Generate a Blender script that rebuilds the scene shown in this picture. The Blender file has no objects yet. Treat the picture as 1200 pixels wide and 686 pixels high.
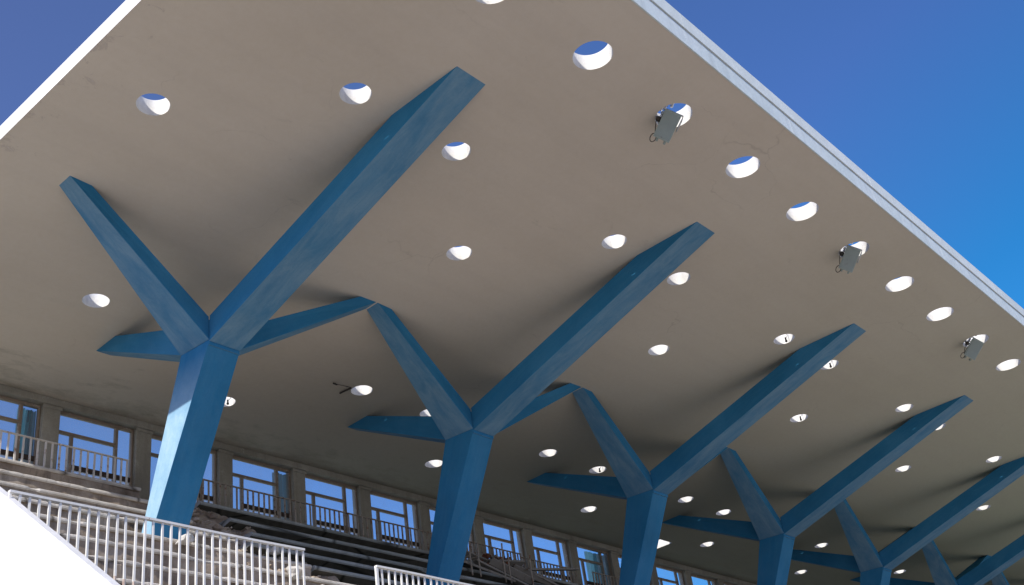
import bpy, bmesh, math, random
from mathutils import Vector, Matrix, noise
from mathutils.geometry import tessellate_polygon
random.seed(11)
S = bpy.context.scene
C = S.collection
D = 7.0            # one structural bay in metres; plan figures below are in bays
H = 1.7911         # soffit height above the camera, in bays
XC0 = 1.578        # first column axis
GZ = -1.6          # ground level in metres

# ------------------------------------------------------------------ materials
def new_mat(name):
    m = bpy.data.materials.new(name); m.use_nodes = True
    nt = m.node_tree; nt.nodes.clear()
    return m, nt
class N:
    def __init__(s, nt): s.nt = nt
    def n(s, t, **k):
        x = s.nt.nodes.new(t)
        for a, b in k.items():
            if a in ('inputs',):
                for i, v in b.items(): x.inputs[i].default_value = v
            else: setattr(x, a, b)
        return x
    def l(s, a, b): s.nt.links.new(a, b)
    def noise(s, vec, scale, detail=6, rough=.6, dist=0):
        x = s.n('ShaderNodeTexNoise'); x.inputs['Scale'].default_value = scale
        x.inputs['Detail'].default_value = detail; x.inputs['Roughness'].default_value = rough
        x.inputs['Distortion'].default_value = dist
        s.l(vec, x.inputs['Vector']); return x.outputs['Fac']
    def ramp(s, fac, stops):
        x = s.n('ShaderNodeValToRGB'); cr = x.color_ramp
        while len(cr.elements) < len(stops): cr.elements.new(.5)
        for e, (p, c) in zip(cr.elements, stops):
            e.position = p; e.color = (*c, 1) if not isinstance(c, (int, float)) else (c, c, c, 1)
        s.l(fac, x.inputs['Fac']); return x.outputs['Color']
    def mix(s, fac, a, b, mode='MIX'):
        x = s.n('ShaderNodeMix', data_type='RGBA', blend_type=mode)
        if isinstance(fac, (int, float)): x.inputs[0].default_value = fac
        else: s.l(fac, x.inputs[0])
        for i, v in ((6, a), (7, b)):
            if isinstance(v, tuple): x.inputs[i].default_value = (*v, 1)
            else: s.l(v, x.inputs[i])
        return x.outputs[2]
    def mapping(s, vec, scale=(1, 1, 1)):
        x = s.n('ShaderNodeMapping'); x.inputs['Scale'].default_value = scale
        s.l(vec, x.inputs['Vector']); return x.outputs['Vector']
    def bump(s, h, strength, dist=.02, prev=None):
        x = s.n('ShaderNodeBump'); x.inputs['Strength'].default_value = strength
        x.inputs['Distance'].default_value = dist
        s.l(h, x.inputs['Height'])
        if prev: s.l(prev, x.inputs['Normal'])
        return x.outputs['Normal']
    def out(s, col, rough=.8, normal=None, metal=0, spec=.3):
        b = s.n('ShaderNodeBsdfPrincipled')
        if isinstance(col, tuple): b.inputs['Base Color'].default_value = (*col, 1)
        else: s.l(col, b.inputs['Base Color'])
        if isinstance(rough, (int, float)): b.inputs['Roughness'].default_value = rough
        else: s.l(rough, b.inputs['Roughness'])
        b.inputs['Metallic'].default_value = metal
        b.inputs['Specular IOR Level'].default_value = spec
        if normal: s.l(normal, b.inputs['Normal'])
        o = s.n('ShaderNodeOutputMaterial'); s.l(b.outputs[0], o.inputs[0]); return b

def pos(k):
    return k.n('ShaderNodeNewGeometry').outputs['Position']

def mat_concrete(name, base, dark, light, scale=1.0, bump=.35, streak=0, patch=None, crack=0, rough=.9):
    m, nt = new_mat(name); k = N(nt); p = pos(k)
    a = k.noise(p, .35*scale, 8, .62)
    c = k.ramp(a, [(.3, dark), (.5, base), (.72, light)])
    b = k.noise(p, 3.2*scale, 8, .7)
    c = k.mix(k.ramp(b, [(.35, .0), (.75, .55)]), c, tuple(v*.72 for v in base))
    f = k.noise(p, 22*scale, 5, .7)
    c = k.mix(.35, c, k.ramp(f, [(.3, .35), (.7, .65)]), 'OVERLAY')
    if streak:
        s_ = k.noise(k.mapping(p, (3.0, 3.0, .25)), 1.4, 6, .65)
        c = k.mix(k.ramp(s_, [(.5, 0.), (.75, streak)]), c, tuple(v*.4 for v in dark))
    if patch:
        q = k.noise(p, 1.7*scale, 10, .75, .6)
        c = k.mix(k.ramp(q, [(.60, 0.), (.64, .8)]), c, patch)
    h = k.mix(.5, b, f)
    nrm = k.bump(h, bump, .03)
    if crack:
        v = k.n('ShaderNodeTexVoronoi', feature='DISTANCE_TO_EDGE'); v.inputs['Scale'].default_value = crack
        k.l(k.mapping(p, (1, 1, 1)), v.inputs['Vector'])
        cm = k.ramp(v.outputs['Distance'], [(0, 1.), (.02, 0.)])
        c = k.mix(cm, c, tuple(v_*.3 for v_ in dark))
    k.out(c, rough, nrm)
    return m

# soffit plaster
def mat_soffit():
    m, nt = new_mat('soffit_plaster'); k = N(nt); p = pos(k)
    sx = k.n('ShaderNodeSeparateXYZ'); k.l(p, sx.inputs[0])
    c = k.ramp(k.noise(p, .16, 7, .6), [(.3, (.68, .602, .495)), (.5, (.73, .652, .545)), (.7, (.75, .682, .58))])
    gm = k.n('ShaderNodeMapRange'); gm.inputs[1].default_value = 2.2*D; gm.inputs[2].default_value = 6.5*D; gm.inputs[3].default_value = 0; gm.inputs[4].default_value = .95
    k.l(sx.outputs[0], gm.inputs[0]); c = k.mix(gm.outputs[0], c, (.44, .49, .36))  # greener, darker far bays: bounce-light tone put into the soffit colour
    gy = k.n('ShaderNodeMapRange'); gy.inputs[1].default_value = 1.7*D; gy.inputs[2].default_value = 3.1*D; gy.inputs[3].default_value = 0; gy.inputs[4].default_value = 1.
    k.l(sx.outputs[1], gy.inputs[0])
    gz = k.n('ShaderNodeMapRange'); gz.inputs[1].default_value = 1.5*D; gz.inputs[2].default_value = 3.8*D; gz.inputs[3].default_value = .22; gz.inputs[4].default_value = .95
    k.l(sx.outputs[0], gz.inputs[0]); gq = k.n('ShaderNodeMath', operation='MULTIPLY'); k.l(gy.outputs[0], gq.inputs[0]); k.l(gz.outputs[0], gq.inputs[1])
    c = k.mix(gq.outputs[0], c, (.26, .26, .20))  # interior shade painted in, deepest towards the back right
    # faint formwork boards running across the bay
    st = k.noise(k.mapping(p, (.25, 2.2, 1)), 1.0, 5, .6)
    c = k.mix(k.ramp(st, [(.4, 0.), (.8, .16)]), c, (.48, .43, .38))
    fine = k.noise(p, 9, 8, .75)
    c = k.mix(.10, c, k.ramp(fine, [(.3, .3), (.7, .7)]), 'OVERLAY')
    # sparse scars
    sc = k.noise(k.mapping(p, (1.2, 3.2, 1)), 1.1, 12, .8, .4)
    scm = k.ramp(sc, [(.735, 0.), (.76, .4)])
    c = k.mix(scm, c, (.36, .30, .26))
    # peeling strip near the end edge (low x)
    mr = k.n('ShaderNodeMapRange'); mr.inputs[1].default_value = .89*D; mr.inputs[2].default_value = 1.02*D
    mr.inputs[3].default_value = .19; mr.inputs[4].default_value = 0.
    k.l(sx.outputs[0], mr.inputs[0])
    pe = k.noise(p, 2.4, 12, .78, .5)
    ad = k.n('ShaderNodeMath', operation='ADD'); k.l(pe, ad.inputs[0]); k.l(mr.outputs[0], ad.inputs[1])
    c = k.mix(k.ramp(ad.outputs[0], [(.70, 0.), (.74, .38)]), c, (.42, .35, .31))
    c = k.mix(k.ramp(ad.outputs[0], [(.76, 0.), (.78, .6)]), c, (.70, .65, .60))
    # damp and algae near the back wall
    mb = k.n('ShaderNodeMapRange'); mb.inputs[1].default_value = 2.72*D; mb.inputs[2].default_value = 3.12*D
    mb.inputs[3].default_value = -.04; mb.inputs[4].default_value = .17
    k.l(sx.outputs[1], mb.inputs[0])
    dn = k.noise(k.mapping(p, (.8, 1.6, 1)), 1.3, 10, .72, .3)
    ad2 = k.n('ShaderNodeMath', operation='ADD'); k.l(dn, ad2.inputs[0]); k.l(mb.outputs[0], ad2.inputs[1])
    c = k.mix(k.ramp(ad2.outputs[0], [(.60, 0.), (.80, .55)]), c, (.28, .26, .20))
    c = k.mix(k.ramp(ad2.outputs[0], [(.76, 0.), (.79, .6)]), c, (.40, .37, .30))
    vo = k.n('ShaderNodeTexVoronoi', feature='DISTANCE_TO_EDGE'); vo.inputs['Scale'].default_value = .42
    wn = k.n('ShaderNodeTexNoise'); wn.inputs['Scale'].default_value = 1.3; wn.inputs['Detail'].default_value = 6; k.l(p, wn.inputs['Vector'])
    wa = k.n('ShaderNodeVectorMath', operation='MULTIPLY_ADD'); k.l(wn.outputs['Color'], wa.inputs[0]); wa.inputs[1].default_value = (1.0, 1.0, 0); k.l(p, wa.inputs[2])
    k.l(wa.outputs[0], vo.inputs['Vector'])
    cm = k.n('ShaderNodeMath', operation='MULTIPLY'); k.l(k.ramp(vo.outputs['Distance'], [(0, .26), (.005, 0.)]), cm.inputs[0]); k.l(k.ramp(k.noise(p, .33, 4, .6), [(.52, 0.), (.66, 1.)]), cm.inputs[1])
    c = k.mix(cm.outputs[0], c, (.25, .20, .16))
    nrm = k.bump(fine, .22, .02); nrm = k.bump(k.noise(p, .5, 3, .5), .25, .12, nrm)
    k.out(c, .92, nrm, spec=.15)
    return m

def mat_blue():
    m, nt = new_mat('blue_paint'); k = N(nt); p = pos(k)
    uv = k.n('ShaderNodeUVMap'); uv.uv_map = 'UVMap'; u = uv.outputs[0]
    oi = k.n('ShaderNodeObjectInfo')
    off = k.n('ShaderNodeVectorMath', operation='ADD'); k.l(u, off.inputs[0])
    cx = k.n('ShaderNodeCombineXYZ'); mm = k.n('ShaderNodeMath', operation='MULTIPLY'); mm.inputs[1].default_value = 37
    k.l(oi.outputs['Random'], mm.inputs[0]); k.l(mm.outputs[0], cx.inputs[0]); k.l(mm.outputs[0], cx.inputs[2]); k.l(cx.outputs[0], off.inputs[1])
    uu = off.outputs[0]
    c = k.ramp(k.noise(p, .6, 7, .6), [(.3, (.008, .145, .30)), (.5, (.014, .18, .37)), (.72, (.035, .23, .44))])
    st = k.noise(k.mapping(uu, (.35, 9, 1)), 1.0, 7, .7)
    c = k.mix(k.ramp(st, [(.42, 0.), (.76, .32)]), c, (.04, .235, .42))
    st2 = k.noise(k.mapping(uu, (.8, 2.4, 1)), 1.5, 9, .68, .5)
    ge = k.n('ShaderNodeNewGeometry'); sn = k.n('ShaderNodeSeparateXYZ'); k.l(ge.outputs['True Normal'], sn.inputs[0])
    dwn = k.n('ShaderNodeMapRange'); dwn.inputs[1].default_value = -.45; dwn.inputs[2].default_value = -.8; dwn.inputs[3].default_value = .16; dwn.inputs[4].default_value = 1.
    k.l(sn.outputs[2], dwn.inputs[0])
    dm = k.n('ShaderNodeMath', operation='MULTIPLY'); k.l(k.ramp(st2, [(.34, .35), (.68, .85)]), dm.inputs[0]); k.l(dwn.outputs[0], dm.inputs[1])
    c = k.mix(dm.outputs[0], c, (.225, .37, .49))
    pat = k.noise(k.mapping(uu, (.9, 1.3, 1)), 1.0, 8, .65)
    c = k.mix(k.ramp(pat, [(.52, 0.), (.68, .35)]), c, (.02, .17, .36))
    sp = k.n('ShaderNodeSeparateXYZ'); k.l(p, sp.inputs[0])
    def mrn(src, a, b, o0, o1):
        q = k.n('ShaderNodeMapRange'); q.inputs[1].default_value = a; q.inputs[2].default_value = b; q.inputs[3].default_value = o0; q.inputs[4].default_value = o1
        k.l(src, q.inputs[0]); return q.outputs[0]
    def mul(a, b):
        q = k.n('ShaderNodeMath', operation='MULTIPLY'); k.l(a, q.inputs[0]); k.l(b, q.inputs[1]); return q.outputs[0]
    # sunlight painted in as paler colour, low on the first trunk's left face
    lit = mul(mul(mrn(sp.outputs[2], 1.50*D, 1.34*D, 0, 1), mrn(sp.outputs[0], 1.7*D, 2.2*D, 1, 0)), mrn(sn.outputs[0], -.6, -.95, 0, .9))
    c = k.mix(lit, c, k.ramp(k.noise(p, 2.2, 9, .7), [(.3, (.24, .42, .56)), (.6, (.36, .54, .66)), (.75, (.50, .62, .68))]))
    # board joints of the formwork
    w = k.n('ShaderNodeTexWave', wave_type='BANDS', bands_direction='Y', wave_profile='SAW'); w.inputs['Scale'].default_value = 1.6
    w.inputs['Distortion'].default_value = .15
    k.l(uu, w.inputs['Vector'])
    bj = k.ramp(w.outputs['Fac'], [(0.0, 1.), (.05, 0.), (1., 0.)])
    c = k.mix(k.mix(.75, bj, (0., 0., 0.)), c, (.02, .14, .30))
    # chips down to the primer
    ch = k.noise(p, 5.5, 11, .8)
    c = k.mix(k.ramp(ch, [(.70, 0.), (.715, .75)]), c, (.38, .34, .30))
    f = k.noise(p, 30, 5, .7)
    c = k.mix(.15, c, k.ramp(f, [(.3, .35), (.7, .65)]), 'OVERLAY')
    nrm = k.bump(k.mix(.5, k.noise(p, 6, 6, .6), f), .3, .02); nrm = k.bump(w.outputs['Fac'], .12, .015, nrm)
    k.out(c, .75, nrm, spec=.1)
    return m

def mat_paint(name, col, rust=.0, rough=.5, metal=0, sc=6., rustcol=(.16, .07, .03)):
    m, nt = new_mat(name); k = N(nt); p = pos(k)
    c = k.mix(k.ramp(k.noise(p, sc*.4, 7, .65), [(.35, .0), (.75, .5)]), col, tuple(v*.7 for v in col))
    r = k.noise(p, sc, 9, .75)
    if rust: c = k.mix(k.ramp(r, [(.66-rust, 0.), (.72-rust, .95)]), c, rustcol)
    k.out(c, rough, k.bump(r, .25, .01), metal)
    return m

M = {}
M['soffit'] = mat_soffit()
M['white_edge'] = mat_concrete('white_painted_concrete', (.78, .77, .74), (.70, .69, .66), (.82, .81, .79), bump=.15)
M['hole_white'] = mat_concrete('white_hole_lining', (.78, .77, .73), (.62, .59, .54), (.84, .83, .81), 2.0, bump=.4, streak=.35)
M['fascia'] = mat_concrete('weathered_fascia', (.74, .82, .80), (.62, .70, .69), (.80, .86, .85), 1.6, bump=.3, streak=.3)
M['gutter'] = mat_concrete('pale_gutter', (.78, .84, .80), (.72, .78, .75), (.83, .87, .84), 1.3, bump=.2)
M['roof_top'] = mat_concrete('roof_top', (.40, .40, .38), (.32, .32, .30), (.46, .46, .44))
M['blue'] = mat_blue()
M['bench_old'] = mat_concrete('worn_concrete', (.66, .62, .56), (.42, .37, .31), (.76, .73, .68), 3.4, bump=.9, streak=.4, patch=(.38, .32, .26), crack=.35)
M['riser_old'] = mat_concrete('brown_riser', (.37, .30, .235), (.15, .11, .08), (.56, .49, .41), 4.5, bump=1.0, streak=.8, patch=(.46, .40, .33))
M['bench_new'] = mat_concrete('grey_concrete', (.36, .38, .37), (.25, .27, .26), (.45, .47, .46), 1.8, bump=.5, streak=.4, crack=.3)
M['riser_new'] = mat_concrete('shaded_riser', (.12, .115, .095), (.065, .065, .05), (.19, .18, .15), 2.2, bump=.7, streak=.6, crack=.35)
M['rubble'] = mat_concrete('rubble', (.44, .36, .28), (.16, .11, .08), (.62, .55, .46), 4., bump=1.0, patch=(.45, .40, .34))
M['chunk'] = mat_concrete('broken_concrete', (.62, .60, .56), (.48, .45, .41), (.72, .70, .67), 3., bump=.6)
M['wall'] = mat_concrete('wall_concrete', (.36, .34, .285), (.26, .245, .20), (.46, .44, .38), 1.6, bump=.5, streak=.35, patch=(.42, .40, .34))
M['parapet'] = mat_concrete('white_wall', (.79, .78, .75), (.72, .71, .68), (.82, .81, .79), 1.4, bump=.5, streak=.12)
M['rail_white'] = mat_paint('white_rail_paint', (.86, .84, .78), .02, .45, sc=9)
M['socket'] = mat_paint('rusty_socket', (.55, .45, .38), .12, .7, sc=9, rustcol=(.33, .17, .10))
M['rail_rust'] = mat_paint('rusty_rail', (.34, .30, .25), .13, .6, sc=7, rustcol=(.20, .10, .05))
M['rail_worn_sunlit'] = mat_paint('sunlit_worn_rail_paint', (.66, .62, .55), .10, .55, sc=5, rustcol=(.30, .17, .10))  # worn rusty paint, with sunlight on the left rail put into its colour
M['wood'] = mat_paint('weathered_frame', (.30, .24, .185), .10, .8, sc=5, rustcol=(.42, .37, .31))
M['sill'] = mat_paint('dark_sill', (.07, .05, .04), 0, .8, sc=5)
M['lamp_grey'] = mat_paint('grey_green_metal', (.36, .43, .40), .05, .5, .1, sc=7)
M['lamp_lens'] = mat_paint('dusty_lamp_lens', (.30, .36, .35), .03, .25, 0, sc=7)
M['lamp_dark'] = mat_paint('dark_fitting', (.05, .045, .04), .05, .5, sc=9)
M['steel'] = mat_paint('bare_steel', (.65, .66, .68), .03, .3, .8, sc=9)
M['rust'] = mat_paint('rust', (.22, .085, .045), .2, .85, sc=5, rustcol=(.12, .05, .03))
M['plank'] = mat_paint('grey_plank', (.30, .28, .25), .08, .85, sc=4, rustcol=(.16, .13, .10))

def mat_glass(name, milky=0, dirt=.06, col=(.82, .97, .97)):
    m, nt = new_mat(name); k = N(nt); p = pos(k)
    t = k.n('ShaderNodeBsdfTransparent'); t.inputs[0].default_value = (*col, 1)
    g = k.n('ShaderNodeBsdfGlossy'); g.inputs['Roughness'].default_value = .03
    fr = k.n('ShaderNodeFresnel'); fr.inputs[0].default_value = 1.5
    mx = k.n('ShaderNodeMixShader'); k.l(fr.outputs[0], mx.inputs[0]); k.l(t.outputs[0], mx.inputs[1]); k.l(g.outputs[0], mx.inputs[2])
    d = k.n('ShaderNodeBsdfTranslucent'); d.inputs[0].default_value = (.85, .9, .92, 1)
    d2 = k.n('ShaderNodeBsdfDiffuse'); d2.inputs[0].default_value = (.6, .62, .6, 1)
    dd = k.n('ShaderNodeMixShader'); dd.inputs[0].default_value = .5
    k.l(d.outputs[0], dd.inputs[1]); k.l(d2.outputs[0], dd.inputs[2])
    mx2 = k.n('ShaderNodeMixShader')
    f = k.ramp(k.noise(p, 1.4, 7, .7), [(.35, milky+dirt*.3), (.8, milky+dirt*2)])
    k.l(f, mx2.inputs[0]); k.l(mx.outputs[0], mx2.inputs[1]); k.l(dd.outputs[0], mx2.inputs[2])
    o = k.n('ShaderNodeOutputMaterial'); k.l(mx2.outputs[0], o.inputs[0])
    return m
M['glass'] = mat_glass('window_glass', .06, .10)
M['glass_milky'] = mat_glass('dusty_glass', .5, .12)
def mat_cloth(name, col):
    m, nt = new_mat(name); k = N(nt)
    t = k.n('ShaderNodeBsdfTranslucent'); t.inputs[0].default_value = (*col, 1)
    d = k.n('ShaderNodeBsdfDiffuse'); d.inputs[0].default_value = (*col, 1)
    mx = k.n('ShaderNodeMixShader'); mx.inputs[0].default_value = .35
    k.l(t.outputs[0], mx.inputs[1]); k.l(d.outputs[0], mx.inputs[2])
    o = k.n('ShaderNodeOutputMaterial'); k.l(mx.outputs[0], o.inputs[0]); return m
M['curtain'] = mat_cloth('turquoise_curtain', (.30, .62, .66))
M['curtain_grey'] = mat_cloth('grey_curtain', (.22, .30, .33))

def mat_ground(name, a, b, c_):
    m, nt = new_mat(name); k = N(nt); p = pos(k)
    c = k.ramp(k.noise(p, .12, 8, .65), [(.3, a), (.5, b), (.7, c_)])
    f = k.noise(p, 12, 6, .7)
    c = k.mix(.4, c, k.ramp(f, [(.3, .35), (.7, .65)]), 'OVERLAY')
    k.out(c, .95, k.bump(f, .6, .05)); return m
M['ground'] = mat_ground('dry_ground', (.34, .33, .27), (.40, .385, .32), (.46, .44, .37))
M['track'] = mat_ground('cinder_track', (.38, .33, .28), (.44, .385, .325), (.50, .44, .38))

# ------------------------------------------------------------------ helpers
def tag(o, label=None, cat=None, group=None, kind=None):
    if label: o['label'] = label
    if cat: o['category'] = cat
    if group: o['group'] = group
    if kind: o['kind'] = kind
    return o
def empty(name, loc=(0, 0, 0)):
    o = bpy.data.objects.new(name, None); C.objects.link(o); o.location = loc; return o
def obj(name, bm, mats, parent=None, smooth=False, bevel=0, loc=None):
    me = bpy.data.meshes.new(name); bmesh.ops.recalc_face_normals(bm, faces=bm.faces)
    bm.to_mesh(me); bm.free()
    if not isinstance(mats, (list, tuple)): mats = [mats]
    for m in mats: me.materials.append(m)
    if smooth:
        for f in me.polygons: f.use_smooth = True
    o = bpy.data.objects.new(name, me); C.objects.link(o)
    if parent: o.parent = parent
    if loc: o.location = loc
    if bevel:
        b = o.modifiers.new('bevel', 'BEVEL'); b.width = bevel; b.segments = 2; b.limit_method = 'ANGLE'; b.angle_limit = math.radians(40)
    return o
def copy_tree(o, parent=None):
    c = o.copy(); C.objects.link(c); c.parent = parent
    for ch in list(o.children): copy_tree(ch, c)
    return c
def box(bm, x0, x1, y0, y1, z0, z1, mi=0, M_=None):
    vs = [bm.verts.new(Vector((x, y, z)) if M_ is None else M_ @ Vector((x, y, z))) for x in (x0, x1) for y in (y0, y1) for z in (z0, z1)]
    for q in ((0, 1, 3, 2), (4, 6, 7, 5), (0, 4, 5, 1), (2, 3, 7, 6), (0, 2, 6, 4), (1, 5, 7, 3)):
        f = bm.faces.new([vs[i] for i in q]); f.material_index = mi
    return vs
def dbox(bm, x0, x1, y0, y1, z0, z1, mi=0): return box(bm, x0*D, x1*D, y0*D, y1*D, z0*D, z1*D, mi)
def tube(bm, pts, r, n=8, mi=0, cap=True):
    pts = [Vector(p) for p in pts]; rings = []
    for i, p in enumerate(pts):
        t = (pts[min(i+1, len(pts)-1)]-pts[max(i-1, 0)]).normalized()
        a = t.orthogonal().normalized() if i == 0 else (prev - t*prev.dot(t)).normalized()
        prev = a; b = t.cross(a)
        rings.append([bm.verts.new(p+(a*math.cos(q*2*math.pi/n)+b*math.sin(q*2*math.pi/n))*r) for q in range(n)])
    for A, B in zip(rings, rings[1:]):
        for q in range(n):
            f = bm.faces.new((A[q], A[(q+1) % n], B[(q+1) % n], B[q])); f.material_index = mi
    if cap:
        for g in (rings[0], rings[-1]):
            f = bm.faces.new(g); f.material_index = mi
def rock(bm, c, r, seed, mi=0, flat=.6):
    q = bmesh.ops.create_icosphere(bm, subdivisions=2, radius=1.0)['verts']
    rr = random.Random(seed)
    sx, sy, sz = r*rr.uniform(.7, 1.3), r*rr.uniform(.7, 1.2), r*flat*rr.uniform(.7, 1.2)
    rot = Matrix.Rotation(rr.uniform(0, 6.28), 4, 'Z') @ Matrix.Rotation(rr.uniform(-.5, .5), 4, 'X')
    for v in q:
        n = noise.noise(v.co*1.3+Vector((seed*3.1, seed, 0)))*.55
        p = v.co*(1+n)
        p = Vector((round(p.x*1.7)/1.7*.5+p.x*.5, round(p.y*1.7)/1.7*.5+p.y*.5, round(p.z*1.7)/1.7*.5+p.z*.5))
        v.co = rot @ Vector((p.x*sx, p.y*sy, p.z*sz)) + Vector(c)

# ------------------------------------------------------------------ ground
bm = bmesh.new()
g = 3000
vs = [bm.verts.new((x, y, GZ)) for x, y in ((-g, -g), (g, -g), (g, g), (-g, g))]; bm.faces.new(vs)
tag(obj('ground', bm, M['ground']), kind='structure')
bm = bmesh.new()
vs = [bm.verts.new((x, y, GZ+.004)) for x, y in ((-60, -9), (160, -9), (160, 1.60*D), (-60, 1.60*D))]; bm.faces.new(vs)
tag(obj('running_track', bm, M['track']), kind='structure')

# ------------------------------------------------------------------ roof canopy
X0, X1, Y0, Y1, T = .895, 12.3, .812, 3.16, .046
canopy = empty('roof_canopy', (X0*D, Y1*D, H*D))
tag(canopy, 'large flat concrete grandstand roof pierced by round holes, with pale front edge', 'roof')
inv = Vector((-X0*D, -Y1*D, -H*D))
def slab():
    bm = bmesh.new(); zb, zt = 0, T*D
    loops = []
    # the slab is filled strip by strip so the faces stay compact
    holes = []
    for k in range(0, 11):
        xc = XC0+k
        for q in range(3): holes.append((xc-.164+q/3, .990 if k+q == 0 else .976, .0475))
        holes.append((xc-.164, 1.42, .0372)); holes.append((xc+.172, 1.42, .0372))
        if k < 11: holes.append((xc-.490, 1.736, .0372))
        holes.append((xc-.153, 2.527, .0372)); holes.append((xc+.176, 2.527, .0372))
        if k: holes.append((xc-.487, 2.843, .0372))
    cuts = [(4.775, 4.882, 2.922, 3.022)]
    xs = [X0]+[XC0+.02+k for k in range(0, 11)]+[X1]
    xs = [X0]+[XC0+.0+k+.0 for k in range(0, 11)]+[X1]
    ys = [Y0, 1.2, 1.6, 2.2, 2.7, 2.91 if False else 2.7, Y1]
    ys = [Y0, 1.2, 1.58, 2.2, 2.69, Y1]
    def add(co, z): return bm.verts.new((co[0]*D+inv.x, co[1]*D+inv.y, z))
    allh = []
    for xa, xb in zip(xs, xs[1:]):
        for ya, yb in zip(ys, ys[1:]):
            poly = [[(xa, ya), (xb, ya), (xb, yb), (xa, yb)]]
            kinds = ['o']
            for (hx, hy, r) in holes:
                if xa < hx < xb and ya < hy < yb:
                    poly.append([(hx+r*math.cos(t*math.pi/20), hy+r*math.sin(t*math.pi/20)) for t in range(40)]); kinds.append('h')
            for (a, b, c, d_) in cuts:
                if xa < a < xb and ya < c < yb:
                    poly.append([(a, c), (b, c), (b, d_), (a, d_)]); kinds.append('r')
            tris = tessellate_polygon([[Vector((x, y, 0)) for x, y in L] for L in poly])
            flat = [p for L in poly for p in L]
            bot = [add(p, zb) for p in flat]; top = [add(p, zt) for p in flat]
            for t in tris:
                bm.faces.new([bot[i] for i in t]).material_index = 0
                bm.faces.new([top[i] for i in t]).material_index = 3
            i = 4
            for L, kd in zip(poly[1:], kinds[1:]):
                n = len(L)
                for j in range(n):
                    f = bm.faces.new((bot[i+j], bot[i+(j+1) % n], top[i+(j+1) % n], top[i+j])); f.material_index = 1
                    if kd == 'h': f.smooth = True
                i += n
    # outer side faces
    def side(a, b, mi):
        vs = [add(a, zb), add(b, zb), add(b, zt), add(a, zt)]
        bm.faces.new(vs).material_index = mi
    side((X0, Y0), (X0, Y1), 2); side((X1, Y0), (X1, Y1), 2); side((X0, Y1), (X1, Y1), 2); side((X0, Y0), (X1, Y0), 4)
    bmesh.ops.remove_doubles(bm, verts=bm.verts, dist=.0005)
    for e in bm.edges:
        if len({f.material_index for f in e.link_faces}) > 1: e.smooth = False
    me = bpy.data.meshes.new('slab'); bm.normal_update(); bmesh.ops.recalc_face_normals(bm, faces=bm.faces)
    bm.to_mesh(me); bm.free()
    for n_ in ('soffit', 'hole_white', 'white_edge', 'roof_top', 'fascia'): me.materials.append(M[n_])
    o = bpy.data.objects.new('slab', me); C.objects.link(o); o.parent = canopy
slab()
# front edge beam in lengths, with a gutter band over it
bm = bmesh.new()
xa = X0; i = 0
while xa < X1-.01:
    xb = min(xa+.5, X1)
    j = 0
    box(bm, xa*D+inv.x+.0015, xb*D+inv.x-.0015, (Y0-.004+j)*D+inv.y, (Y0-.0004)*D+inv.y, -.012, .0535*D)
    xa = xb
obj('front_fascia', bm, M['fascia'], canopy, bevel=.003)
bm = bmesh.new()
xa = X0
while xa < X1-.01:
    xb = min(xa+1.0, X1)
    box(bm, xa*D+inv.x+.0015, xb*D+inv.x-.0015, (Y0-.007)*D+inv.y, (Y0+.022)*D+inv.y, .0575*D, .103*D)
    xa = xb
obj('gutter', bm, M['gutter'], canopy, bevel=.003)
bm = bmesh.new()
box(bm, inv.x+X0*D+.01, inv.x+X1*D-.01, (Y0+.0015)*D+inv.y, (Y0+.018)*D+inv.y, T*D+.002, .0575*D-.002)
obj('gutter_bracket_rail', bm, M['lamp_dark'], canopy)

# ------------------------------------------------------------------ blue columns
def hexa(bm, A, B, uvl):
    """A, B: quads of 4 points (bottom-left, bottom-right, top-right, top-left) at the two ends"""
    a = [bm.verts.new(p) for p in A]; b = [bm.verts.new(p) for p in B]
    L = (sum((Vector(p) for p in A), Vector())/4-sum((Vector(p) for p in B), Vector())/4).length
    off = 0
    for i in range(4):
        j = (i+1) % 4
        w0 = (a[i].co-a[j].co).length; w1 = (b[i].co-b[j].co).length
        f = bm.faces.new((a[i], a[j], b[j], b[i]))
        for lp, uv in zip(f.loops, ((0, off), (0, off+w0), (L, off+w1), (L, off))): lp[uvl].uv = uv
        off += max(w0, w1)+.37
    bm.faces.new(a[::-1]); bm.faces.new(b)
def P(x, y, z): return Vector(((x-XC0)*D, (y-2.205)*D, z*D-GZ))
xl, xr = 1.5297, 1.6268
yf, yb = 2.1425, 2.266
zf, zbk = 1.513, 1.527
HH = H+.0015
def branch(name, A, B, root):
    bm = bmesh.new(); uvl = bm.loops.layers.uv.new('UVMap')
    hexa(bm, [P(*p) for p in A], [P(*p) for p in B], uvl)
    return obj(name, bm, M['blue'], root, bevel=.007)
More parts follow.
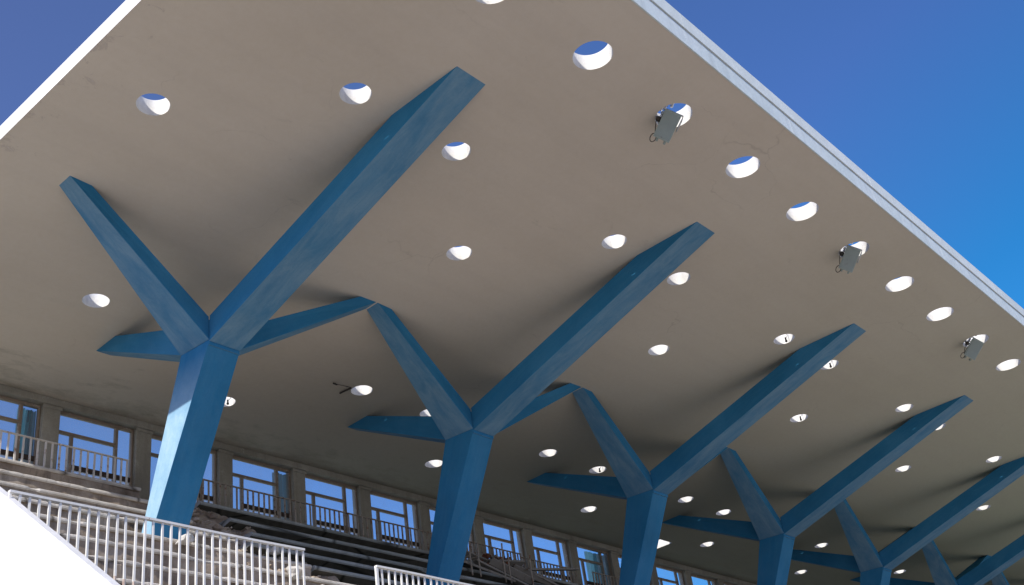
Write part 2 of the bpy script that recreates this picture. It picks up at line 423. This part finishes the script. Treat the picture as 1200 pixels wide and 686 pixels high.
def make_column():
    root = empty('branching_column', (XC0*D, 2.205*D, GZ))
    bm = bmesh.new(); uvl = bm.loops.layers.uv.new('UVMap')
    def yfz(z): return yf+(1.513-z)*.535
    def ybz(z): return yb+(1.527-z)*.362
    zlow = .86
    base = [P(xl, yfz(zlow), zlow), P(xr, yfz(zlow), zlow), P(xr, ybz(zlow), zlow), P(xl, ybz(zlow), zlow)]
    top = [P(xl, yf, zf), P(xr, yf, zf), P(xr, yb, zbk), P(xl, yb, zbk)]
    hexa(bm, base, top, uvl)
    # the node block the branches grow from
    t2 = [P(xl+.0007, yf+.0007, zf-.01), P(xr-.0007, yf+.0007, zf-.01), P(xr-.0007, yb-.0007, zbk-.01), P(xl+.0007, yb-.0007, zbk-.01)]
    t3 = [P(xl+.0007, yf+.0007, 1.578), P(xr-.0007, yf+.0007, 1.578), P(xr-.0007, yb-.0007, 1.588), P(xl+.0007, yb-.0007, 1.588)]
    hexa(bm, t2, t3, uvl)
    # footing foot that carries on down through the stand
    lo = [P(xl+.01, 2.46, (GZ+.0)/D), P(xr-.01, 2.46, GZ/D), P(xr-.01, 2.53, GZ/D), P(xl+.01, 2.53, GZ/D)]
    up = [P(xl+.003, yfz(zlow)+.003, zlow+.002), P(xr-.003, yfz(zlow)+.003, zlow+.002), P(xr-.003, ybz(zlow)-.003, zlow+.002), P(xl+.003, ybz(zlow)-.003, zlow+.002)]
    hexa(bm, lo, up, uvl)
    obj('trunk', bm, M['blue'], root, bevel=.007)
    e = .0012
    # side branches: towards the previous and the next bay, meeting their neighbours' tips
    for s in (-1, 1):
        def X(v): return XC0+s*(v-XC0) if s == 1 else v
        f = (lambda v: v) if s == -1 else (lambda v: 2*XC0-v)
        A = [(f(xl), yf, zf+.004), (f(xl), yb, zbk-.002), (f(xl), yb-e, 1.597), (f(xl), yf+e, 1.586)]
        B = [(f(1.078), 2.071, HH), (f(1.078), 2.120, HH), (f(1.139), 2.122, HH), (f(1.139), 2.074, HH)]
        branch('branch', A, B, root)
    A = [(xl, yf, zf), (xr, yf, zf), (xr-e, yf, 1.590), (xl+e, yf, 1.590)]
    B = [(xl, 1.199, HH), (xr, 1.199, HH), (xr, 1.417, HH), (xl, 1.417, HH)]
    tag(branch('branch', A, B, root), 'long front branch reaching towards the roof edge')
    A = [(xl, yb, zbk), (xr, yb, zbk), (xr-e, yb, 1.612), (xl+e, yb, 1.612)]
    B = [(1.5745, 2.776, HH), (1.626, 2.776, HH), (1.626, 2.668, HH), (1.5725, 2.668, HH)]
    tag(branch('branch', A, B, root), 'short rear branch tapering to a point')
    return root
col0 = make_column()
ords = ['', 'second', 'third', 'fourth', 'fifth', 'sixth', 'seventh', 'eighth', 'ninth', 'tenth', 'eleventh']
for k in range(11):
    o = col0 if k == 0 else copy_tree(col0)
    o.location = ((XC0+k)*D, 2.205*D, GZ)
    lab = 'nearest blue concrete column with four branches, its lower left face in sunlight' if k == 0 else \
          'blue concrete column with four branches under the roof, %s column counted from the left' % ords[k]
    tag(o, lab, 'column', 'blue branching columns carrying the roof')

# ------------------------------------------------------------------ terrace
ny = [2.86, 2.718, 2.590, 2.470, 2.352, 2.233, 2.110, 1.985, 1.862]
nz = [1.4290-.727*(2.86-y) for y in ny]
terrace = empty('terrace', (1.0*D, 2.4*D, GZ))
tag(terrace, 'crumbling stepped concrete seating terrace behind the railing, below the windows', 'terrace')
TI = Vector((-1.0*D, -2.4*D, -GZ))
def row(i, xa, xb, old, name='step'):
    """one precast step: tread, overhanging nose, riser; in bays"""
    bm = bmesh.new()
    y, z = ny[i], nz[i]
    h = (nz[i]-nz[i+1]) if i < 8 else .10
    back = (ny[i-1]-ny[i]+.06) if i else .30
    n = max(2, int((xb-xa)/(.008 if old else .02)))
    th = .0115 if old else .0125
    ov = .008 if old else .050
    prof = [(back, 0, 0), (ov*1.6, 0, 0), (.004, 0, 0), (0, -.004, 0), (0, -th+.003, 0), (.004, -th, 0), (ov, -th-.001 if old else -.024, 1), (ov+.002, -th-.02 if old else -.030, 1), (ov+.004, -h*.66, 1), (ov+.006, -h-.012, 1)]
    rings = []
    for a in range(n+1):
        x = xa+(xb-xa)*a/n
        jag = noise.noise(Vector((x*7, i*5.3, 1)))
        chip = max(0, noise.noise(Vector((x*23, i*3.1, 4)))-.2)
        big = max(0, noise.noise(Vector((x*5.5, i*7.7, 9)))-.42)
        ring = []
        for q, (dy, dz, m_) in enumerate(prof):
            yy, zz = y+dy, z+dz
            if 2 <= q <= 5:
                amp = .030 if old else .003
                yy += chip*amp*.45+(jag+.3)*(.003 if old else .0007)+(big*.07 if old else 0)
                if not old: yy += big*.10 if q > 3 else big*.03
                else: zz += chip*(.010 if q in (4, 5) else -.004)+big*(.02 if q in (4, 5) else -.008)
                zz += jag*(.0015 if old else .0006)
            if q >= 6:
                amp = .007 if old else .003
                yy += noise.noise(Vector((x*16, i*2+q*.9, 2)))*amp
            ring.append(bm.verts.new(Vector((x*D, yy*D, zz*D))+TI))
        rings.append(ring)
    for A, B in zip(rings, rings[1:]):
        for q in range(len(prof)-1):
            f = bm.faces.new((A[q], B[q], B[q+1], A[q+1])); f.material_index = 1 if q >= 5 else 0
    for R_ in (rings[0], rings[-1]):
        c = bm.verts.new(R_[0].co+Vector((0, 0, -h*D)))
        bm.faces.new(R_+[c])
    return obj(name, bm, [M['bench_old'], M['riser_old']] if old else [M['bench_new'], M['riser_new']], terrace)
XE = 12.2
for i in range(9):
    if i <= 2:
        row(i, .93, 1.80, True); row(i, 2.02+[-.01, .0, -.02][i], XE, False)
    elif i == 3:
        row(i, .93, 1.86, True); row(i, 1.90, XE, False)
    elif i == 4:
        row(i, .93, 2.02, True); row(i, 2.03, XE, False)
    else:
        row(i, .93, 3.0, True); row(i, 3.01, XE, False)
# body under the steps
bm = bmesh.new()
pr = [(1.90, -.05), (1.90, nz[8]-.06), (2.86, nz[0]-.075), (3.16, nz[0]-.04), (3.16, GZ/D), (1.90, GZ/D)]
pr = [(1.905, nz[8]-.05), (2.90, nz[0]-.07), (3.12, nz[0]-.03), (3.12, GZ/D), (1.905, GZ/D)]
for xa_, xb_ in ((.93, XE),):
    A = [bm.verts.new(Vector((xa_*D, y*D, z*D))+TI) for y, z in pr]; B = [bm.verts.new(Vector((xb_*D, y*D, z*D))+TI) for y, z in pr]
    for q in range(len(pr)): bm.faces.new((A[q], A[(q+1) % len(pr)], B[(q+1) % len(pr)], B[q]))
    bm.faces.new(A); bm.faces.new(B)
obj('base_wall', bm, M['riser_new'], terrace)
# ledge carrying the lower railing
bm = bmesh.new()
dbox(bm, .93-1.0, XE-1.0, 1.835-2.4, 1.862-2.4+.03, nz[8]-.105-GZ/D, nz[8]-.012-GZ/D)
obj('ledge', bm, M['bench_old'], terrace, bevel=.015)
# rubble where the upper steps are missing
bm = bmesh.new()
gx, gy = 40, 60
grid = []
for a in range(gx+1):
    r_ = []
    for b in range(gy+1):
        x = 1.76+(2.12-1.76)*a/gx; y = 2.26+(2.90-2.26)*b/gy
        z = 1.4290-.727*(2.86-y)-.045
        z += noise.fractal(Vector((x*14, y*14, 0)), 1, 2, 5)*.022 + noise.noise(Vector((x*55, y*55, 3)))*.008
        r_.append(bm.verts.new(Vector((x*D, y*D, z*D))+TI))
    grid.append(r_)
for a in range(gx):
    for b in range(gy): bm.faces.new((grid[a][b], grid[a+1][b], grid[a+1][b+1], grid[a][b+1]))
for q in range(110):
    x = random.uniform(1.78, 2.10); y = random.uniform(2.28, 2.88)
    rock(bm, Vector((x*D, y*D, (1.4290-.727*(2.86-y)-.038+random.uniform(-.004, .010))*D))+TI, random.choice((.03, .05, .07, .10)), 300+q, flat=.55)
obj('rubble_slope', bm, M['rubble'], terrace)

# loose broken concrete
for (x, y, r, lab) in [(1.60, 2.335, .028, 'pale broken concrete chunk on a step beside the foot of the nearest blue column'),
                       (1.845, 2.215, .026, 'pale broken concrete chunk on the steps near the right end of the lower railing'),
                       (1.835, 2.10, .030, 'pale broken concrete chunk in the gap between the two white lower railings'),
                       (1.92, 2.39, .018, 'slim pale concrete splinter leaning on a step above the lower railing')]:
    bm = bmesh.new(); rock(bm, (0, 0, 0), r*D, int(x*100), flat=.55)
    z = 1.4290-.727*(2.86-y)
    tag(obj('concrete_chunk', bm, M['chunk'], loc=(x*D, y*D, z*D+r*D*.3)), lab, 'rubble', 'broken concrete chunks on the terrace')

# ------------------------------------------------------------------ sloping end wall
bm = bmesh.new()
def ptop(y): return .8725+.752*(y-1.883)
yA, yB = .80, 2.70
prof = [(yA, GZ/D), (yA, ptop(yA)), (yB, ptop(yB)), (3.16, ptop(yB)), (3.16, GZ/D)]
root = empty('end_wall', (.90*D, 2.0*D, GZ))
tag(root, 'smooth white sunlit wall with sloping top closing the left end of the terrace', 'wall')
for xa_, xb_ in ((.897, .910),):
    A = [bm.verts.new(Vector(((xa_-.9)*D, (y-2)*D, z*D-GZ))) for y, z in prof]; B = [bm.verts.new(Vector(((xb_-.9)*D, (y-2)*D, z*D-GZ))) for y, z in prof]
    n = len(prof)
    for q in range(n): bm.faces.new((A[q], A[(q+1) % n], B[(q+1) % n], B[q]))
    bm.faces.new(A); bm.faces.new(B)
obj('wall_panel', bm, M['parapet'], root)
bm = bmesh.new()
t0, t1 = -.007, .002
pr = [(yA-.004, ptop(yA)+t0), (yA-.004, ptop(yA)+t1), (yB, ptop(yB)+t1), (3.165, ptop(yB)+t1), (3.165, ptop(yB)+t0), (yB, ptop(yB)+t0)]
A = [bm.verts.new(Vector(((.8955-.9)*D, (y-2)*D, z*D-GZ))) for y, z in pr]; B = [bm.verts.new(Vector(((.9115-.9)*D, (y-2)*D, z*D-GZ))) for y, z in pr]
n = len(pr)
for q in range(n): bm.faces.new((A[q], A[(q+1) % n], B[(q+1) % n], B[q]))
bm.faces.new(A); bm.faces.new(B)
obj('coping', bm, M['parapet'], root)

# ------------------------------------------------------------------ railings
# the balusters of one railing are many identical bars: each built as its own part
def railing(xa, xb, y, zb, zt, pitch, r, mat, lab, group, sockets=False, top=.0045, drop_end=False, bent=0, first_fat=False):
    root = empty('railing', (xa*D, y*D, zb*D)); tag(root, lab, 'railing', group)
    L = (xb-xa)*D; h = (zt-zb)*D; n = int(round(L/(pitch*D))); m_ = max(2, n)
    pts = []
    for a in range(m_+1):
        x = L*a/m_
        pts.append((x, noise.noise(Vector((x*.5, y*9, 0)))*bent, h+noise.noise(Vector((x*.6+xa, y*3, 5)))*bent*.6))
    hw, hh = top*D, top*D*.5
    bm = bmesh.new()
    rings = [[bm.verts.new((p[0], p[1]+sx*hw, p[2]+sz*hh)) for sx, sz in ((-1, -1), (1, -1), (1, 1), (-1, 1))] for p in pts]
    for A, B in zip(rings, rings[1:]):
        for q in range(4): bm.faces.new((A[q], A[(q+1) % 4], B[(q+1) % 4], B[q]))
    bm.faces.new(rings[0]); bm.faces.new(rings[-1])
    obj('top_rail', bm, mat, root)
    rr = r*D
    def bar(z0, fat=1):
        bm = bmesh.new(); box(bm, -rr*fat, rr*fat, -rr*.8*fat, rr*.8*fat, z0, h-hh); return bm
    std = None; soc = None
    for a in range(n+1):
        x = pts[a][0] if n >= 2 else a*L
        x = min(L-rr, max(rr, x))
        if drop_end and a == n: o = obj('baluster', bar(h*.36), mat, root)
        elif first_fat and a == 0: o = obj('baluster', bar(0, 1.6), mat, root)
        elif std is None: o = std = obj('baluster', bar(0), mat, root)
        else:
            o = std.copy(); C.objects.link(o); o.parent = root
        o.location = (x, pts[a][1]*.5, min(0, pts[a][2]-h))
        o.rotation_euler = (random.gauss(0, .004), random.gauss(0, .006), random.uniform(-.1, .1))
        if sockets and not (drop_end and a == n):
            if soc is None:
                sb = bmesh.new(); tube(sb, [(0, 0, -.01), (.003, 0, .04), (-.002, 0, .09), (0, 0, .15)], rr*1.45, 7)
                s_ = soc = obj('socket', sb, M['socket'], o)
            else:
                s_ = soc.copy(); C.objects.link(s_); s_.parent = o
            s_.rotation_euler = (0, 0, random.uniform(0, 6))
            s_.scale = (random.uniform(.8, 1.2), random.uniform(.8, 1.2), random.uniform(.6, 1.25))
    return root
railing(.900, 1.566, 1.85, .712, .8615,   .0198, .0021, M['rail_white'], 'white painted metal railing in front of the terrace, ending below the nearest column', 'white railings along the front of the terrace', sockets=True, drop_end=True, bent=.012)
railing(1.776, 3.6, 1.85, .712, .8565,   .0198, .0021, M['rail_white'], 'white painted metal railing at the bottom edge, in front of the second blue column', 'white railings along the front of the terrace', sockets=True, bent=.012, first_fat=True)
railing(.94, 1.763, 2.88, 1.420, 1.516, .0222, .0025, M['rail_worn_sunlit'], 'upper walkway railing left of the nearest blue column, partly in sunlight', 'rusty railings along the upper walkway', bent=.02, top=.0032)
railing(2.012, 3.60, 2.88, 1.420, 1.513, .0222, .0025, M['rail_rust'], 'rusty upper walkway railing between the first and second blue columns', 'rusty railings along the upper walkway', bent=.02, top=.0032)
railing(3.62, 3.99, 2.90, 1.420, 1.510, .0222, .0025, M['rail_rust'], 'rusty upper walkway railing just right of the second blue column, above the debris pile', 'rusty railings along the upper walkway', bent=.02, top=.0032)
railing(4.085, 6.0, 2.88, 1.420, 1.508, .0222, .0025, M['rail_rust'], 'rusty upper walkway railing running behind the third blue column', 'rusty railings along the upper walkway', bent=.02, top=.0032)

# ------------------------------------------------------------------ window wall
YW = 3.14
wall = empty('window_wall', (1.0*D, YW*D, nz[0]*D))
tag(wall, 'grey concrete rear wall under the roof with a long row of framed windows', 'wall')
WI = Vector((-1.0*D, -YW*D, -nz[0]*D))
W0, WP, WW = 1.658, 1/3, .2755
ztop = 1.7655
bm = bmesh.new()
def wbox(bm, x0, x1, y0, y1, z0, z1, mi=0):
    box(bm, x0*D+WI.x, x1*D+WI.x, y0*D+WI.y, y1*D+WI.y, z0*D+WI.z, z1*D+WI.z, mi)
wbox(bm, X0+.01, X1-.01, 3.104, 3.158, ztop, H-.0004)
obj('lintel_beam', bm, M['wall'], wall, bevel=.02)
bm = bmesh.new()
wbox(bm, X0+.01, X1-.01, 3.150, 3.158, nz[0]-.03, nz[0]+.004)
obj('threshold', bm, M['bench_new'], wall)
nwin = 32
for k in range(-2, nwin):
    xL = W0+WP*k+WW; xR = xL+WP-WW
    bm = bmesh.new(); wbox(bm, xL, xR, 3.112, 3.158, nz[0]-.02, ztop-.0004)
    wbox(bm, xL-.004, xR+.004, 3.107, 3.1118, ztop-.012, ztop-.0008)
    obj('pier', bm, M['wall'], wall, bevel=.015)
def window_bm():
    bm = bmesh.new(); f = .0075
    zl = nz[0]+.006; x0, x1 = 0, WW
    def b(xa, xb, za, zb, ya=3.128, yb=3.142, mi=0): box(bm, xa*D, xb*D, (ya-YW)*D, (yb-YW)*D, (za-nz[0])*D, (zb-nz[0])*D, mi)
    b(x0+.001, x0+f, zl, ztop-.001); b(x1-f, x1-.001, zl, ztop-.001)
    b(x0+f, x1-f, ztop-.011, ztop-.001)
    b(x0+f, x1-f, zl, zl+f)
    m2 = .212; b(m2-.005, m2+.005, zl+f, ztop-.011)
    b(x0+f, m2-.005, 1.688, 1.697)
    m1 = .054; b(m1-.0045, m1+.0045, zl+f, 1.688)
    b(m1+.0045, m2-.005, 1.573, 1.588, mi=1); b(m2+.005, x1-f, 1.573, 1.588, mi=1)
    return bm
def panes_bm():
    res = []
    f = .0075; zl = nz[0]+.006
    for (xa, xb, za, zb, mt) in ((f, .207, 1.697, ztop-.011, 'glass'), (f, .0495, zl+f, 1.688, 'glass'), (.0585, .207, 1.588, 1.688, 'glass'), (.217, WW-f, 1.588, ztop-.011, 'glass'),
                             (.0585, .207, zl+f, 1.573, 'glass_milky'), (.217, WW-f, zl+f, 1.573, 'glass_milky')):
        bm = bmesh.new()
        vs = [bm.verts.new((x*D, (3.135-YW)*D, (z-nz[0])*D)) for x, z in ((xa-.001, za-.001), (xb+.001, za-.001), (xb+.001, zb+.001), (xa-.001, zb+.001))]
        bm.faces.new(vs); res.append((bm, mt))
    return res
w0 = obj('window', window_bm(), [M['wood'], M['sill']], wall, bevel=.008)
for bmq, mt in panes_bm(): obj('pane', bmq, M[mt], w0)
wins = []
for k in range(-2, nwin+1):
    o = w0 if k == -2 else copy_tree(w0, wall)
    o.location = ((W0+WP*k-1.0)*D, 0, 0); wins.append(o)
def curtain(win, xa, xb, za, zb, mat, slant=0, lab=None):
    bm = bmesh.new(); n = 28; A, B = [], []
    for a in range(n+1):
        u = a/n; w = math.sin(u*24)*.03+math.sin(u*9+1)*.02
        A.append(bm.verts.new(((xa+(xb-xa)*u)*D, .12+w, (zb-nz[0])*D)))
        B.append(bm.verts.new(((xa+(xb-xa)*(u*(1-slant)))*D, .12+w*1.4, (za-nz[0])*D)))
    for a in range(n): bm.faces.new((A[a], A[a+1], B[a+1], B[a]))
    c = obj('curtain', bm, mat, win, smooth=True)
    if lab: c['label'] = lab
curtain(wins[1], .214, .258, 1.50, 1.755, M['curtain'], .75, 'turquoise curtain drawn to one side')
curtain(wins[1], .245, .272, 1.50, 1.755, M['curtain_grey'])
curtain(wins[4], .214, .272, 1.48, 1.755, M['curtain_grey'])
curtain(wins[10], .12, .205, 1.48, 1.755, M['curtain'], .3, 'turquoise curtain hanging in the middle of the window')
curtain(wins[10], .185, .272, 1.48, 1.755, M['curtain_grey'])

# ------------------------------------------------------------------ floodlights in the front row of holes
def floodlight():
    root = empty('floodlight')
    ax = Matrix.Rotation(math.radians(0), 4, 'X')
    # housing: a tapered box whose lens looks down towards the pitch
    bm = bmesh.new()
    w, d_, h = .168, .115, .285
    a = [Vector(p) for p in ((-w, -d_, -h), (w, -d_, -h), (w, -d_, h), (-w, -d_, h))]
    b = [Vector(p) for p in ((-w*.72, d_, -h*.78), (w*.72, d_, -h*.78), (w*.72, d_, h*.78), (-w*.72, d_, h*.78))]
    va = [bm.verts.new(p) for p in a]; vb = [bm.verts.new(p) for p in b]
    for i in range(4): bm.faces.new((va[i], va[(i+1) % 4], vb[(i+1) % 4], vb[i]))
    bm.faces.new(va[::-1]); bm.faces.new(vb)
    for zz in (-.12, 0, .12): box(bm, -w*.74, w*.74, d_, d_+.018, zz-.008, zz+.008)
    box(bm, -w*.6, -w*.35, -d_*.5, d_*.3, -h-.05, -h+.01); box(bm, w*.35, w*.6, -d_*.5, d_*.3, -h-.05, -h+.01)
    hs = obj('housing', bm, M['lamp_grey'], root, bevel=.012)
    bm = bmesh.new(); box(bm, -w*.86, w*.86, -d_-.012, -d_-.001, -h*.88, h*.88)
    obj('lens', bm, M['lamp_lens'], hs)
    # yoke bracket and pipe stub up through the hole
    bm = bmesh.new()
    tube(bm, [(-w-.02, 0, -.02), (-w-.025, 0, .20), (-w-.01, .05, .30), (w+.01, .05, .30), (w+.025, 0, .20), (w+.02, 0, -.02)], .016, 8)
    obj('yoke', bm, M['steel'], root, smooth=True)
    bm = bmesh.new()
    tube(bm, [(-.10, .02, .36), (-.12, .02, .60), (-.10, .02, .85)], .03, 10)
    tube(bm, [(-.26, .03, .27), (-.30, .03, .42), (-.26, .03, .60)], .022, 8)
    for q in range(7):
        rock(bm, (-.25+random.uniform(-.06, .06), .03+random.uniform(-.06, .06), .10+q*.05), .042, 40+q, flat=1)
    obj('pipe_stub', bm, M['steel'], root)
    bm = bmesh.new()
    q = bmesh.ops.create_icosphere(bm, subdivisions=2, radius=.06)['verts']
    for v in q: v.co += Vector((-.22, -.03, .06))
    obj('junction_box', bm, M['lamp_dark'], root, smooth=True)
    bm = bmesh.new()
    pts = [Vector((-.25, -.02, .02))]
    for t in range(17):
        an = math.pi*.5+t*2*math.pi/16
        pts.append(Vector((-.16+.055*math.cos(an), -.03, -.30+.085*math.sin(an))))
    tube(bm, pts, .009, 6)
    obj('cable', bm, M['lamp_dark'], root, smooth=True)
    return root
fl0 = floodlight()
for k in range(3):
    o = fl0 if k == 0 else copy_tree(fl0)
    o.location = ((2.070+k)*D, .995*D, H*D-.20)
    yv = Vector(((.80, .36, .48), (.86, .28, .42), (.72, .52, .46))[k]).normalized()
    zv = Vector((0, 0, 1))*math.cos(math.radians(33))+Vector((.659, -.740, -.136))*math.sin(math.radians(33))
    zv = (zv-yv*zv.dot(yv)).normalized(); xv = yv.cross(zv)
    o.rotation_euler = Matrix((xv, yv, zv)).transposed().to_euler(); o.scale = (.92, .92, .92)
    tag(o, ['grey box floodlight with a hanging cable loop in a front roof hole, nearest the camera',
            'grey box floodlight in the front row of roof holes, middle one of the three',
            'small grey box floodlight in the front row of roof holes, farthest to the right'][k], 'floodlight', 'floodlights hung in the front roof holes')
# small bulb sockets left in some inner holes
def socket(x, y, lab, dx=0, dy=0):
    root = empty('lamp_socket', (x*D, y*D, H*D)); tag(root, lab, 'lamp socket', 'old lamp sockets in the roof holes')
    bm = bmesh.new(); tube(bm, [(.16, -.05, .30), (.15, -.04, .12), (.10, 0, .05)], .006, 6)
    obj('wire', bm, M['lamp_dark'], root)
    bm = bmesh.new(); tube(bm, [(.10, 0, .08), (.10, 0, .03), (.10, 0, -.02)], .020, 10)
    q = bmesh.ops.create_icosphere(bm, subdivisions=2, radius=.032)['verts']
    for v in q: v.co += Vector((.10, 0, -.02))
    obj('holder', bm, M['lamp_dark'], root)
for x, y, lab in ((2.091, 2.843, 'dark lamp socket in the roof hole just right of the nearest blue column'),
                  (3.414, 1.42, 'dark lamp socket in the hole left of the tip of the third long branch'),
                  (3.75, 1.42, 'dark lamp socket in the hole right of the tip of the third long branch'),
                  (4.088, 1.736, 'dark lamp socket in the hole between the third and fourth long branches'),
                  (3.754, 2.527, 'dark lamp socket in the hole behind the third column\'s left branch')):
    socket(x, y, lab)
# broken electrical fitting beside one hole
bm = bmesh.new()
tube(bm, [(0, 0, 0), (-.25, .0, -.02), (-.5, .03, -.03), (-.52, .02, -.02)], .007, 6)
tube(bm, [(-.42, .03, -.03), (-.54, .02, -.03)], .020, 8)
tube(bm, [(.0, .0, -.01), (-.08, .22, -.04), (-.1, .3, -.05)], .022, 8)
tag(obj('broken_wire', bm, M['lamp_dark'], loc=(2.377*D, 2.527*D, H*D-.02)), 'dark broken cable stub hanging from the soffit at the left rim of a round hole', 'cable')

# ------------------------------------------------------------------ debris pile on the upper steps
def slopez(y): return 1.4290-.727*(2.86-y)
rnd = random.Random(5)
for i in range(9):
    bm = bmesh.new()
    x = 3.02+i*.055; L = rnd.uniform(.16, .30)*D
    box(bm, 0, L, -.10, .10, -.02, .03)
    for v in bm.verts: v.co.x += rnd.uniform(-.04, .04); v.co.z += rnd.uniform(-.006, .006)
    y = 2.74+rnd.uniform(-.05, .05)
    o = obj('plank', bm, M['plank'], bevel=.006, loc=(x*D, y*D, slopez(y)*D+.10+rnd.uniform(.0, .28)))
    o.rotation_euler = (rnd.uniform(-.7, .7), rnd.choice((.05, .12, .2, .28, .34, -.1)), rnd.uniform(-.4, .4))
    tag(o, 'weathered grey bench plank lying in the pile of debris right of the second blue column', 'plank', 'loose bench planks in the debris pile')
for i in range(8):
    bm = bmesh.new()
    for q in range(4): rock(bm, (rnd.gauss(0, .10), rnd.gauss(0, .08), rnd.gauss(0, .05)), rnd.uniform(.06, .12), 90+i*7+q, flat=.8)
    x = [3.03, 3.05, 3.08, 3.10, 3.24, 3.27, 3.36, 3.42][i]; y = 2.76+rnd.uniform(-.03, .03)
    tag(obj('rusty_scrap', bm, M['rust'], loc=(x*D, y*D, slopez(y)*D+.22+rnd.uniform(0, .16)*(1 if i < 4 else .4))), 'lump of rusty scrap in the debris pile right of the second blue column', 'scrap', 'rusty scrap lumps in the debris pile')
for i, (x, h) in enumerate([(3.055, .75), (3.10, .8), (3.24, .95), (3.27, .7), (3.40, .8)]):
    bm = bmesh.new(); y = 2.68
    tube(bm, [(0, 0, -.12), (0, .01, h*.5), (.02, 0, h)], .022, 7)
    tube(bm, [(0, 0, h*.55), (.0, .35, h*.55)], .018, 6)
    tag(obj('bench_post', bm, M['rail_rust'], loc=(x*D, y*D, slopez(y)*D)), 'thin rusty upright bench support standing in the debris right of the second blue column', 'post', 'rusty bench supports in the debris pile')

# ------------------------------------------------------------------ camera
Rm = [[0.6590613059877232, -0.7397574230191833, -0.1356360941555543], [0.31181679461279665, 0.43288223016606114, -0.8458033231217871], [0.6844037416227052, 0.5151426306320168, 0.5159647163889868]]
cam = bpy.data.cameras.new('camera'); co = bpy.data.objects.new('camera', cam); C.objects.link(co)
r, u, b = Vector(Rm[0]), -Vector(Rm[1]), -Vector(Rm[2])
m = Matrix((r, u, b)).transposed().to_4x4(); co.matrix_world = m
cam.sensor_width = 36; cam.lens = 36*1330.53/1200; cam.clip_end = 10000; cam.clip_start = .05
S.camera = co

# ------------------------------------------------------------------ light
EL, PHI = 32.6, 13.0      # sun elevation, heading of the light measured from +x towards +y
trav = Vector((math.cos(math.radians(PHI))*math.cos(math.radians(EL)), math.sin(math.radians(PHI))*math.cos(math.radians(EL)), -math.sin(math.radians(EL))))
sun = bpy.data.lights.new('sun', 'SUN'); so = bpy.data.objects.new('sun', sun); C.objects.link(so)
sun.energy = 5.0; sun.angle = math.radians(.5); sun.color = (1, .955, .88)
so.rotation_euler = trav.to_track_quat('-Z', 'Y').to_euler(); so.location = (-20, 0, 30)
W = bpy.data.worlds.new('World'); S.world = W; W.use_nodes = True
nt = W.node_tree; k = N(nt)
bg = nt.nodes['Background']
sky = nt.nodes.new('ShaderNodeTexSky'); sky.sky_type = 'NISHITA'; sky.sun_disc = False
sky.sun_elevation = math.radians(EL)
sd = -trav                                # towards the sun
sky.sun_rotation = math.atan2(sd.x, sd.y)
sky.air_density = 1.0; sky.dust_density = .25; sky.ozone_density = 2.2; sky.altitude = 200
tc = k.n('ShaderNodeTexCoord'); sxyz = k.n('ShaderNodeSeparateXYZ'); k.l(tc.outputs['Generated'], sxyz.inputs[0])
mr = k.n('ShaderNodeMapRange'); mr.inputs[1].default_value = .05; mr.inputs[2].default_value = .90; mr.clamp = True
k.l(sxyz.outputs[0], mr.inputs[0])
tn = k.ramp(mr.outputs[0], [(0., (.98, .88, 1.22)), (.5, (.80, .90, 1.26)), (.84, (.54, .80, 1.28)), (.975, (.16, .78, 1.18))])
tint = k.mix(1.0, sky.outputs[0], tn, 'MULTIPLY')
nt.links.new(tint, bg.inputs[0]); bg.inputs[1].default_value = .145
S.view_settings.view_transform = 'Standard'; S.view_settings.look = 'None'; S.view_settings.exposure = 0
S.render.engine = 'CYCLES'
S.cycles.max_bounces = 10; S.cycles.diffuse_bounces = 6; S.cycles.transparent_max_bounces = 12
